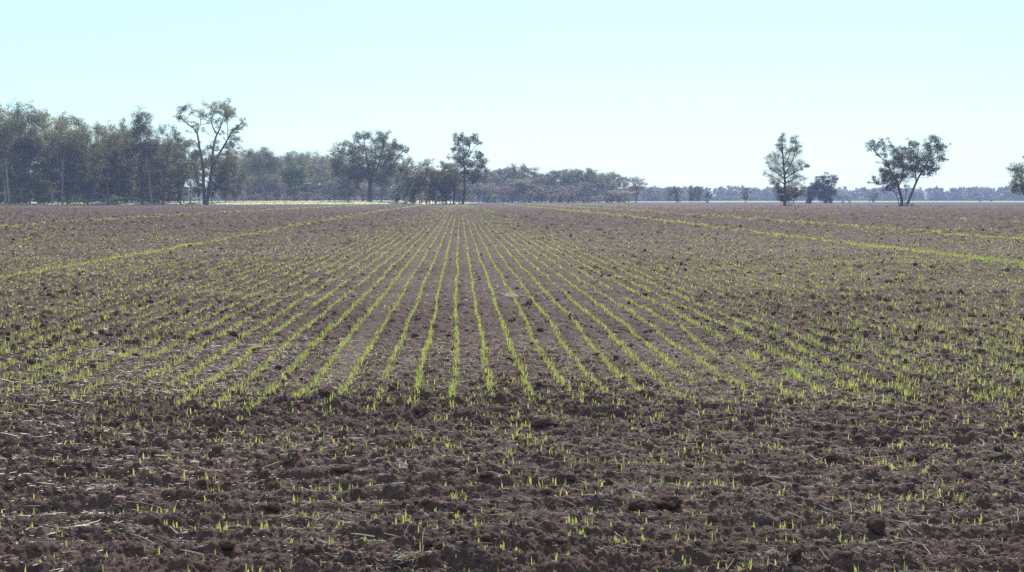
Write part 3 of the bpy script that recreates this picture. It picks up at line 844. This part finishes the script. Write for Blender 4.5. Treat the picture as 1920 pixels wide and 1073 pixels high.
# --- round bushy tree on the bank
hero('bushy_tree', (300, 170), 4.6667, (1187, 968), 520, [
  ([(1170, 970), (1160, 880), (1140, 800), (1120, 730)], 8, 3), ([(1187, 970), (1190, 860), (1195, 760)], 8, 3), ([(1200, 970), (1212, 860), (1235, 770)], 6, 3)],
 [(1120, 720, 40), (1150, 690, 40), (1190, 680, 42), (1235, 690, 38), (1262, 730, 32), (1105, 770, 30), (1160, 750, 46), (1215, 750, 46), (1250, 790, 32), (1130, 810, 36), (1190, 800, 36, .8), (1230, 825, 30), (1150, 840, 26, .7), (1105, 730, 25), (1275, 765, 18), (1090, 790, 14, .6)],
 .34, M_bushy, M_bark, 'round headed bushy green tree on three thin stems standing on the grassy bank', per=17)
# --- pale shrubs
hero('pale_shrub', (600, 230), 5.8182, (300, 860), 462, [([(310, 865), (320, 760), (300, 660)], 9, 3), ([(300, 850), (250, 760), (200, 700)], 5, 2)],
 [(250, 620, 36), (300, 640, 36), (320, 690, 44), (260, 690, 40), (210, 720, 40), (180, 770, 36), (240, 760, 44), (300, 760, 46), (345, 770, 30), (150, 800, 24), (345, 720, 30)],
 .4, M_grey, M_bark, 'pale silvery leaved shrub in front of the broad gum', per=8, cat='shrub')
hero('pale_shrub', (430, 330), 8.0, (205, 380), 500, [([(205, 385), (205, 330), (215, 260)], 4, 2)],
 [(210, 255, 26), (170, 300, 28), (235, 310, 30), (200, 320, 30), (265, 318, 14)], .3, M_grey, M_bark, 'small silvery shrub at the foot of the wood left of the leaning trunk', per=9, cat='shrub')
# --- leaning trunk with fallen branch
hero('leaning_tree', (300, 170), 4.6667, (935, 968), 545, [
  ([(940, 970), (920, 900), (900, 830), (880, 740), (840, 660)], 17, 5), ([(905, 850), (960, 760), (1010, 700)], 7, 2), ([(885, 760), (880, 690), (900, 610)], 6, 2), ([(930, 940), (860, 938), (780, 935)], 4, 2)],
 [(840, 640, 60), (900, 600, 60), (960, 660, 60), (1010, 690, 50), (780, 690, 50), (870, 700, 60), (1000, 610, 50), (820, 560, 50), (930, 560, 50)],
 .36, M_gum, M_bark, 'gum with thick leaning reddish trunk and a fallen branch beside it', per=11)
# --- bare pale leaning trunk
hero('leaning_tree', (600, 230), 5.8182, (925, 890), 440, [([(922, 893), (950, 820), (990, 710), (1035, 630)], 9, 4), ([(1030, 640), (1060, 560), (1070, 480)], 4, 2)],
 [(1035, 560, 44), (1075, 500, 44), (1000, 520, 44)], .32, M_grey, M_pale, 'young tree with bare pale trunk leaning right at the edge of the clump', per=11)

# --- edge tree at far right
hero('gum_tree', (1540, 230), 5.0526, (1990, 800), 330, [
  ([(1990, 805), (1960, 730), (1910, 690), (1870, 620)], 14, 4), ([(1985, 790), (1990, 600), (1960, 450)], 14, 4), ([(1960, 740), (1900, 560), (1870, 450)], 7, 2), ([(1990, 600), (2060, 480)], 8, 2)],
 [(1850, 420, 44), (1815, 450, 30), (1880, 470, 44), (1840, 490, 36), (1930, 440, 40), (1890, 540, 40), (1790, 580, 30), (1830, 590, 42), (1870, 610, 44), (1830, 640, 36, .7), (1880, 660, 36, .7), (1920, 380, 30), (1960, 340, 50), (2000, 420, 70), (1980, 540, 70), (2060, 480, 60), (1920, 600, 46), (2050, 600, 60)],
 .28, M_olive, M_bark, 'gum tree cut off by the right edge, its branches reaching left', per=17)

# ---- generic gum prototypes for the woods ---------------------------------
def gum_proto(seed, H, Wd_, fork=.32, dense=1.0, leaf=.42, per=7, nl=5):
    rs = random.Random(seed)
    limbs = []; clumps = []
    lean = Vector((rs.gauss(0, .05), rs.gauss(0, .05), 1))
    r0 = H * .016
    top = lean * (H * fork)
    limbs.append(([(0, 0, -.4), tuple(lean * H * fork * .5), tuple(top)], r0, r0 * .75))
    for i in range(nl):
        az = 2 * math.pi * (i + rs.random() * .6) / nl
        spread = Wd_ * .5 * rs.uniform(.35, 1.0)
        hh_ = H * rs.uniform(.78, 1.0) if spread < Wd_ * .38 else H * rs.uniform(.6, .88)
        end = Vector((math.cos(az) * spread, math.sin(az) * spread, hh_ - H * .03))
        st = lean * (H * fork * rs.uniform(.75, 1.0))
        m1 = st.lerp(end, .45) + Vector((math.cos(az), math.sin(az), -.4)) * H * .03
        path = [tuple(st), tuple(m1), tuple(end)]
        limbs.append((path, r0 * .5, r0 * .12))
        clumps.append((*end, H * rs.uniform(.085, .125), .7, dense * .75))
        for j in range(9):
            t = 1 - (.85 if fork < .2 else .6) * rs.random() ** 1.4
            p = (st.lerp(m1, t / .5) if t < .5 else m1.lerp(end, (t - .5) / .5))
            o_ = Vector((rs.gauss(0, 1), rs.gauss(0, 1), rs.gauss(.25, .6))) * H * .085
            q = p + o_
            limbs.append(([tuple(p), tuple(p.lerp(q, .55) + Vector((0, 0, -.15))), tuple(q)], r0 * .16, r0 * .05))
            clumps.append((*q, H * rs.uniform(.055, .10), .65, dense * .8))
    return limbs, clumps

def bush_proto(seed, H, Wd_):
    rs = random.Random(seed); limbs = []; clumps = []
    for i in range(5):
        a = rs.uniform(0, 6.28); e = Vector((math.cos(a) * Wd_ * .3, math.sin(a) * Wd_ * .3, H * rs.uniform(.5, .8)))
        limbs.append(([(0, 0, -.2), tuple(e * .5), tuple(e)], H * .02, H * .006))
    for i in range(16):
        a = rs.uniform(0, 6.28); rr_ = rs.random() ** .5 * Wd_ * .4
        clumps.append((math.cos(a) * rr_, math.sin(a) * rr_, H * rs.uniform(.15, .85) * (1 - .35 * (rr_ / (Wd_ * .5)) ** 2), H * .15, .8, 1))
    return limbs, clumps

PROTO = {}
def proto(key, gen, leaf, lm, bm_, per, twig_r=.05):
    limbs, clumps = gen
    PROTO[key] = (wood_mesh('trunk', limbs, None, bm_, 6), leaves_mesh('crown', clumps, leaf, lm, per, .5, (.18, .34)))
for q in range(6): proto(('tall', q), gum_proto(100 + q, 20, 11, random.uniform(.25, .42)), .40, M_gum, (M_bark, M_pale)[q % 2], 7)
for q in range(4): proto(('full', q), gum_proto(200 + q, 20, 15, .12, 1.2, nl=8), .42, M_olive, M_bark, 7)
for q in range(4): proto(('high', q), gum_proto(150 + q, 20, 9, random.uniform(.5, .6), .8, nl=5), .36, M_gum, (M_pale, M_bark)[q % 2], 7)
for q in range(2): proto(('slim', q), gum_proto(300 + q, 20, 6, .4, 1.1, nl=4), .36, M_gum, M_dark, 11)
for q in range(2): proto(('brown', q), gum_proto(400 + q, 20, 13, .2, .9, nl=6), .45, M_brown, M_bark, 6)
for q in range(3): proto(('bush', q), bush_proto(500 + q, 5, 6), .32, M_gum, M_bark, 22)
for q in range(2): proto(('green', q), bush_proto(520 + q, 5, 5), .30, M_green, M_bark, 22)
for q in range(2): proto(('rust', q), bush_proto(540 + q, 5, 6), .32, M_brown, M_bark, 20)
for q in range(1): proto(('grey', q), bush_proto(560 + q, 5, 5), .32, M_grey, M_bark, 18)

KIND = {'tall': ('gum_tree', 'tree', 20, 11), 'full': ('gum_tree', 'tree', 20, 15), 'high': ('gum_tree', 'tree', 20, 9), 'slim': ('slim_tree', 'tree', 20, 6), 'brown': ('gum_tree', 'tree', 20, 13),
        'bush': ('bush', 'bush', 5, 6), 'green': ('green_shrub', 'shrub', 5, 5), 'rust': ('brown_bush', 'bush', 5, 6), 'grey': ('pale_shrub', 'shrub', 5, 5)}
def plant(kind, px, top, d, wpx, label, group=None, var=None):
    nm, cat, H, Wp = KIND[kind]
    vs = [k for k in PROTO if k[0] == kind]
    tm, cm = PROTO[vs[(var if var is not None else random.randrange(100)) % len(vs)]]
    X = (px - 960) / F * d; z = gz(X, d)
    ztop = EYE + (HZ - top) / F * d
    h = max(.6, ztop - z)
    w = wpx * d / F
    t = empty(nm, (X, d, z)); t.rotation_euler = (0, 0, random.uniform(0, 6.28))
    t.scale = (w / Wp, w / Wp, h / H)
    obj('trunk', tm, t); obj('crown', cm, t)
    return tag(t, label, cat, group)

# left wood: edge trees
EDGE = [('tall', -40, 200, 400, 90), ('tall', 12, 193, 398, 84), ('tall', 52, 192, 404, 80), ('tall', 100, 196, 402, 84), ('full', 30, 240, 392, 96), ('full', 76, 250, 390, 92),
        ('full', 128, 245, 388, 96), ('tall', 150, 220, 396, 74), ('full', 165, 268, 386, 80), ('tall', 215, 218, 404, 72), ('tall', 248, 221, 410, 56), ('full', 205, 280, 400, 66), ('tall', 318, 236, 412, 66), ('tall', 345, 262, 416, 62),
        ('full', 300, 285, 408, 66), ('full', 240, 300, 404, 60)]
for i, (k, x, top, d, w) in enumerate(EDGE):
    plant(k, x, top, d, w * (.82 if k == 'tall' else 1), {'tall': 'tall airy gum at the front of the left wood', 'full': 'lower dense gum with leaves near the ground at the front of the left wood'}[k],
          {'tall': 'tall gums along the front of the left wood', 'full': 'dense gums along the front of the left wood'}[k], i)
for i, (x, top, w, d, lab) in enumerate(((20, 200, 60, 386, 'high crowned gum with bare trunk near the left edge of the left wood'), (58, 196, 56, 388, 'high crowned gum with dark bare trunk in the left wood, above the whitish shrub'),
        (118, 215, 56, 384, 'high crowned gum with a pale bare trunk left of the first bright green shrub'), (203, 226, 54, 384, 'high crowned gum with bare trunk at the left end of the fallen log'),
        (286, 240, 50, 390, 'high crowned gum with dark trunk right of the spire like tree'), (306, 248, 48, 392, 'high crowned gum with slim trunk left of the grass gap'))):
    plant('high', x, top, d, w, lab, var=i)
plant('slim', 268, 210, 395, 42, 'slim dark spire like tree with a straight black trunk in the left wood', var=0)
plant('slim', 340, 285, 396, 34, 'dark straight trunked tree just left of the big forked gum', var=1)
for x, top, d, w, k in ((358, 268, 408, 46, 'tall'), (374, 285, 414, 46, 'full'), (398, 288, 424, 48, 'full'), (424, 292, 430, 44, 'full'), (440, 305, 440, 40, 'full')):
    plant(k, x, top, d, w, 'leafy gum just behind the tall forked gum at the end of the left wood', 'gums behind the tall forked gum')
for i in range(26):
    x = random.uniform(-90, 350); d = random.uniform(418, 500)
    top = 244 + 40 * sstep(150, 380, x) + random.uniform(0, 45)
    if 150 < x < 190: top += 30
    plant(random.choice(['tall', 'full', 'tall', 'brown']), x, top, d, random.uniform(60, 95), 'gum deeper inside the left wood, half hidden by the front trees', 'gums inside the left wood')
for i in range(20):
    x = random.uniform(-60, 300); d = random.uniform(408, 450)
    plant('full', x, random.uniform(268, 320) + 20 * (x > 260), d, random.uniform(44, 66), 'short leafy gum filling the lower storey of the left wood', 'lower storey gums of the left wood')
for i in range(60):
    x = random.uniform(-60, 350); d = random.uniform(402, 470)
    plant(random.choice(['bush', 'bush', 'rust']), x, random.uniform(312, 362), d, random.uniform(30, 52), 'dark undergrowth bush at the foot of the left wood', 'undergrowth bushes of the left wood')
plant('green', 132, 358, 389, 28, 'bright green shrub at the foot of the left wood, left of the fallen log')
plant('green', 219, 362, 386, 26, 'bright yellow green shrub under the fallen log', var=1)
plant('green', 160, 366, 392, 14, 'small green shrub between the two bright shrubs of the left wood')
plant('green', 290, 358, 402, 26, 'green shrub behind the dark trunks right of the log')
plant('grey', 86, 378, 385, 10, 'small whitish shrub at the dark foot of the left wood')

# middle wood behind the bank
def outline(x):
    pts = [(420, 300), (450, 292), (490, 290), (530, 296), (560, 288), (578, 283), (600, 300), (640, 302), (700, 310), (780, 318), (860, 322), (905, 318), (930, 320), (955, 314), (972, 306), (985, 308), (1000, 324), (1050, 317), (1075, 322), (1105, 315), (1140, 322), (1165, 330), (1182, 352), (1230, 356)]
    return float(np.interp(x, [p[0] for p in pts], [p[1] for p in pts]))
for i, x in enumerate(np.linspace(425, 650, 22)):
    plant(random.choice(['tall', 'tall', 'full']), x + random.uniform(-5, 5), outline(x) + random.uniform(-6, 6), random.uniform(640, 680), random.uniform(40, 56), 'hazy gum in the wood behind the grassy bank', 'gums of the wood behind the bank')
for i, x in enumerate(np.linspace(420, 660, 15)):
    plant(random.choice(['full', 'brown', 'full']), x + random.uniform(-6, 6), outline(x) + 22 + random.uniform(0, 20), random.uniform(600, 640), random.uniform(40, 56), 'low hazy tree filling the wood behind the grassy bank', 'low trees of the wood behind the bank')
for i, x in enumerate(np.linspace(640, 1174, 52)):
    plant(random.choice(['tall', 'full', 'tall', 'full', 'brown']), x + random.uniform(-5, 5), outline(x) + random.uniform(-5, 7), random.uniform(690, 760), random.uniform(34, 50), 'hazy gum in the long wood behind the ends of the rows', 'gums of the long wood behind the rows')
for i, x in enumerate(np.linspace(660, 1170, 30)):
    plant(random.choice(['full', 'brown', 'full', 'tall']), x + random.uniform(-8, 8), outline(x) + 12 + random.uniform(0, 22), random.uniform(655, 700), random.uniform(34, 50), 'lower hazy tree at the front of the long wood', 'lower trees of the long wood')
for i, x in enumerate(np.linspace(430, 1170, 48)):
    plant(random.choice(['bush', 'rust', 'bush']), x + random.uniform(-8, 8), random.uniform(356, 370), random.uniform(640, 665) if x > 650 else random.uniform(575, 600), random.uniform(18, 32), 'low bush along the foot of the hazy woods', 'low bushes along the hazy woods')
plant('green', 927, 360, 632, 20, 'rounded bright green shrub before the long wood')
plant('bush', 992, 355, 634, 36, 'grey green rounded bush before the long wood, right of the bright shrub')

# centre clump between the broad gum and the tall gum
for x, top, w, d, k, lab in ((787, 285, 44, 452, 'tall', 'gum with rounded top between the broad gum and the tall gum'), (758, 300, 40, 458, 'full', 'dense gum joining the broad gum on its right'),
                        (835, 302, 40, 448, 'full', 'dense gum left of the tall gum where the rows meet'), (850, 294, 34, 455, 'slim', 'narrow dark gum close behind the tall gum'),
                        (812, 318, 34, 446, 'full', 'lower gum in the middle of the centre clump'), (770, 320, 36, 446, 'full', 'lower gum right of the pale leaning trunk')):
    plant(k, x, top, d, w, lab)
for x in (775, 790, 800, 818, 828, 838, 846, 853, 860):
    plant('slim', x + random.uniform(-2, 2), random.uniform(315, 345), random.uniform(443, 462), random.uniform(14, 22), 'thin dark stemmed sapling in the centre clump', 'saplings of the centre clump')
for x, t_ in ((740, 352), (770, 358), (800, 350), (825, 345)):
    plant('bush', x + 6, t_ - 6, 452, 24, 'dusky bush among the stems of the centre clump', 'bushes among the stems of the centre clump')
    plant('bush', x, t_ + 8, 470, 30, 'dusky bush at the foot of the centre clump', 'bushes of the centre clump')

# scattered trees on the right
plant('tall', 1192, 331, 640, 40, 'thin topped gum standing off the right end of the long wood', var=2)
plant('rust', 1268, 343, 640, 36, 'reddish brown bushy tree left of the twin headed tree')
plant('full', 1297, 348, 650, 20, 'twin headed dark tree, left of the squat column tree', var=1)
plant('full', 1309, 349, 650, 18, 'narrow dark tree against the twin headed tree', var=2)
plant('bush', 1326, 354, 640, 18, 'squat column shaped tree right of the twin headed tree')
plant('full', 1397, 348, 620, 21, 'small lone tree with thin trunk, left of the tall lone tree', var=3)
hero('bushy_tree', (1200, 230), 5.3333, (1705, 808), 560, [([(1705, 810), (1715, 740), (1735, 640)], 9, 3), ([(1708, 790), (1690, 730), (1680, 690)], 6, 3)],
 [(1690, 690, 34), (1720, 640, 32), (1742, 600, 30), (1700, 740, 36), (1755, 680, 34), (1770, 620, 26), (1725, 700, 36), (1690, 780, 24)], .4, M_olive, M_bark,
 'dark slender tree right of the tall lone tree, left one of a pair', per=14)
hero('bushy_tree', (1200, 230), 5.3333, (1855, 808), 560, [([(1855, 810), (1850, 740), (1830, 640), (1820, 560)], 12, 3), ([(1855, 760), (1890, 660), (1925, 560)], 8, 3)],
 [(1790, 570, 32), (1830, 548, 30), (1860, 590, 36), (1800, 630, 40), (1850, 650, 44), (1900, 580, 34), (1925, 545, 28), (1955, 560, 22), (1900, 650, 40), (1830, 710, 46), (1880, 720, 46), (1930, 690, 34), (1840, 770, 36), (1800, 740, 30), (1900, 770, 30)], .4, M_olive, M_bark,
 'broad dark round headed tree right of the tall lone tree, right one of a pair', per=12)
plant('bush', 1516, 348, 570, 20, 'low bush leaning on the pair of dark trees')
plant('bush', 1637, 354, 700, 18, 'narrow conical hazy bush before the far tree line')
plant('rust', 1579, 375, 600, 9, 'tiny brown shrub, left of two beyond the field')
plant('bush', 1592, 374, 600, 8, 'tiny green shrub, right of two beyond the field')
plant('bush', 1837, 376, 800, 7, 'tiny dark bush on the far green strip')
plant('bush', 1857, 372, 900, 6, 'taller tiny bush on the far green strip')
plant('green', 1709, 378, 318, 14, 'small green shrub at the foot of the V shaped gum')
plant('bush', 1693, 381, 316, 18, 'dark sucker growth at the foot of the V shaped gum')
plant('grey', 1568, 384, 290, 16, 'pale yellowish weed clump on the field right of the tall lone tree')
plant('grey', 1634, 385.5, 300, 12, 'low whitish weed on the field left of the V shaped gum')
plant('grey', 1893, 386, 300, 8, 'whitish weed on the field near the right edge')
plant('grey', 1916, 386, 300, 7, 'whitish weed on the field at the very right edge')

# fallen log in the left wood
V, Fc = [], []
tube(V, Fc, smooth_path([(-4.6, 0, .9), (-2.5, .2, 1.35), (0, 0, 1.75), (2.4, -.2, 1.5), (4.2, -.3, .4)], 4), [.12, .16, .2, .24, .27] + [.28] * 12, 8)
Xl, Yl, _ = at_dist(241, 378, 388)
lg = obj('fallen_log', mesh_arrays('fallen_log', np.array(V), np.array(Fc), M_bark, 4, True), loc=(Xl, Yl, .2))
tag(lg, 'arched fallen log over the bright yellow green shrub', 'log')
V, Fc = [], []
tube(V, Fc, smooth_path([(1.6, -.1, 1.6), (2.4, 0, 2.2), (2.7, .1, 3.4)], 3), [.08, .08, .07, .06, .05, .04, .03], 6)
obj('broken_branch', mesh_arrays('broken_branch', np.array(V), np.array(Fc), M_pale, 4, True), lg)

# far tree line: reads as one blue mass
cl = []
x = -560
while x < 1250:
    y = 1440 + random.uniform(-25, 60) if x > 150 else 1150 + random.uniform(-20, 60)
    h = random.uniform(11.0, 13.2) * y / 1440 + (1.6 if random.random() < .08 else 0)
    for q in range(15):
        cl.append((x + random.gauss(0, 3.5), y + random.gauss(0, 6), h * (.95 * random.random() ** .9 + .02), random.uniform(1.5, 3.0), .8, 1))
    for q in range(4):
        cl.append((x + random.gauss(0, 3.5), y + random.gauss(0, 6), h * random.uniform(.02, .25), random.uniform(2.5, 4.0), .8, 1))
    x += random.uniform(2.6, 5.0)
x = -560
while x < 1250:
    y = 1500 + random.uniform(-20, 40) if x > 150 else 1230
    for q in range(6):
        cl.append((x + random.gauss(0, 3), y + random.gauss(0, 4), 10.5 * random.random() * y / 1440 + .3, random.uniform(2.0, 3.2), .9, .8))
    x += random.uniform(2.5, 4.5)
me = leaves_mesh('far_tree_line', cl, 1.9, M_gum, 1.0)
tag(obj('far_tree_line', me), 'long low line of trees on the horizon, blue with distance', 'tree line', kind='stuff')

# tufts on the bank
n = 9000
bx = rng.uniform(-150, -30, n); bu = rng.random(n) ** 1.5 * 60
by = bank_front(bx) + bu
bz = bank_z(bx, by) + .06
me = blades_mesh('grass', np.stack([bx, by, bz], -1), rng.normal(0, .8, n), rng.uniform(.06, .28, n), rng.uniform(.1, .4, n), np.abs(rng.normal(.3, .2, n)),
    leaf_mat('bank_grass', [(0, (.16, .19, .08)), (.5, (.27, .28, .15)), (1, (.45, .42, .3))], (1.2, 1.2, .8), .4))
tag(obj('grass', me), 'rough tufts of pale grass on the bank', 'grass', kind='stuff')

# ------------------------------------------------------------------ haze
bpy.ops.mesh.primitive_cube_add(size=1)
hz = bpy.context.object; hz.name = 'haze'
hz.scale = (3480, 3480, 36); hz.location = (0, 0, 36 / 2 - 1.2)
m = bpy.data.materials.new('haze'); m.use_nodes = True; nt = m.node_tree
for n_ in list(nt.nodes): nt.nodes.remove(n_)
out = nt.nodes.new('ShaderNodeOutputMaterial'); pv = nt.nodes.new('ShaderNodeVolumePrincipled')
pv.inputs['Color'].default_value = (.45, .57, 1.0, 1)
pv.inputs['Density'].default_value = .00021
pv.inputs['Anisotropy'].default_value = .2
nt.links.new(pv.outputs[0], out.inputs['Volume'])
hz.data.materials.append(m)
tag(hz, 'thin bluish haze lying over the whole plain', 'haze', kind='stuff')

# ------------------------------------------------------------------ light
SUN_AZ, SUN_EL = math.radians(7), math.radians(41)
sd = bpy.data.lights.new('sun', 'SUN'); sd.energy = 5.0; sd.angle = math.radians(.5); sd.color = (1, .955, .88)
so = bpy.data.objects.new('sun', sd); COL.objects.link(so)
dv = Vector((math.sin(SUN_AZ) * math.cos(SUN_EL), math.cos(SUN_AZ) * math.cos(SUN_EL), math.sin(SUN_EL)))
so.rotation_euler = dv.to_track_quat('Z', 'Y').to_euler(); so.location = (60, 60, 60)

w = bpy.data.worlds.new('World'); sc.world = w; w.use_nodes = True
nt = w.node_tree
for n_ in list(nt.nodes): nt.nodes.remove(n_)
out = nt.nodes.new('ShaderNodeOutputWorld'); bg = nt.nodes.new('ShaderNodeBackground')
sky = nt.nodes.new('ShaderNodeTexSky'); sky.sky_type = 'NISHITA'; sky.sun_disc = False
sky.sun_elevation = SUN_EL; sky.sun_rotation = SUN_AZ; sky.altitude = 200; sky.air_density = 1.0; sky.dust_density = .6; sky.ozone_density = 1.0
tint = mix(nt, 1.0, sky.outputs[0], (.67, .93, 1.05), 'MULTIPLY')
tint = mix(nt, .5, tint, (4.85, 6.2, 7.0))
nt.links.new(tint, bg.inputs['Color']); bg.inputs['Strength'].default_value = .088
nt.links.new(bg.outputs[0], out.inputs[0])

sc.view_settings.view_transform = 'Standard'; sc.view_settings.look = 'None'
sc.view_settings.exposure = 0.80; sc.view_settings.gamma = 1.0; sc.view_settings.use_curve_mapping = False
sc.render.engine = 'CYCLES'
sc.cycles.max_bounces = 6; sc.cycles.diffuse_bounces = 3; sc.cycles.transmission_bounces = 4; sc.cycles.volume_bounces = 1
sc.cycles.use_denoising = False
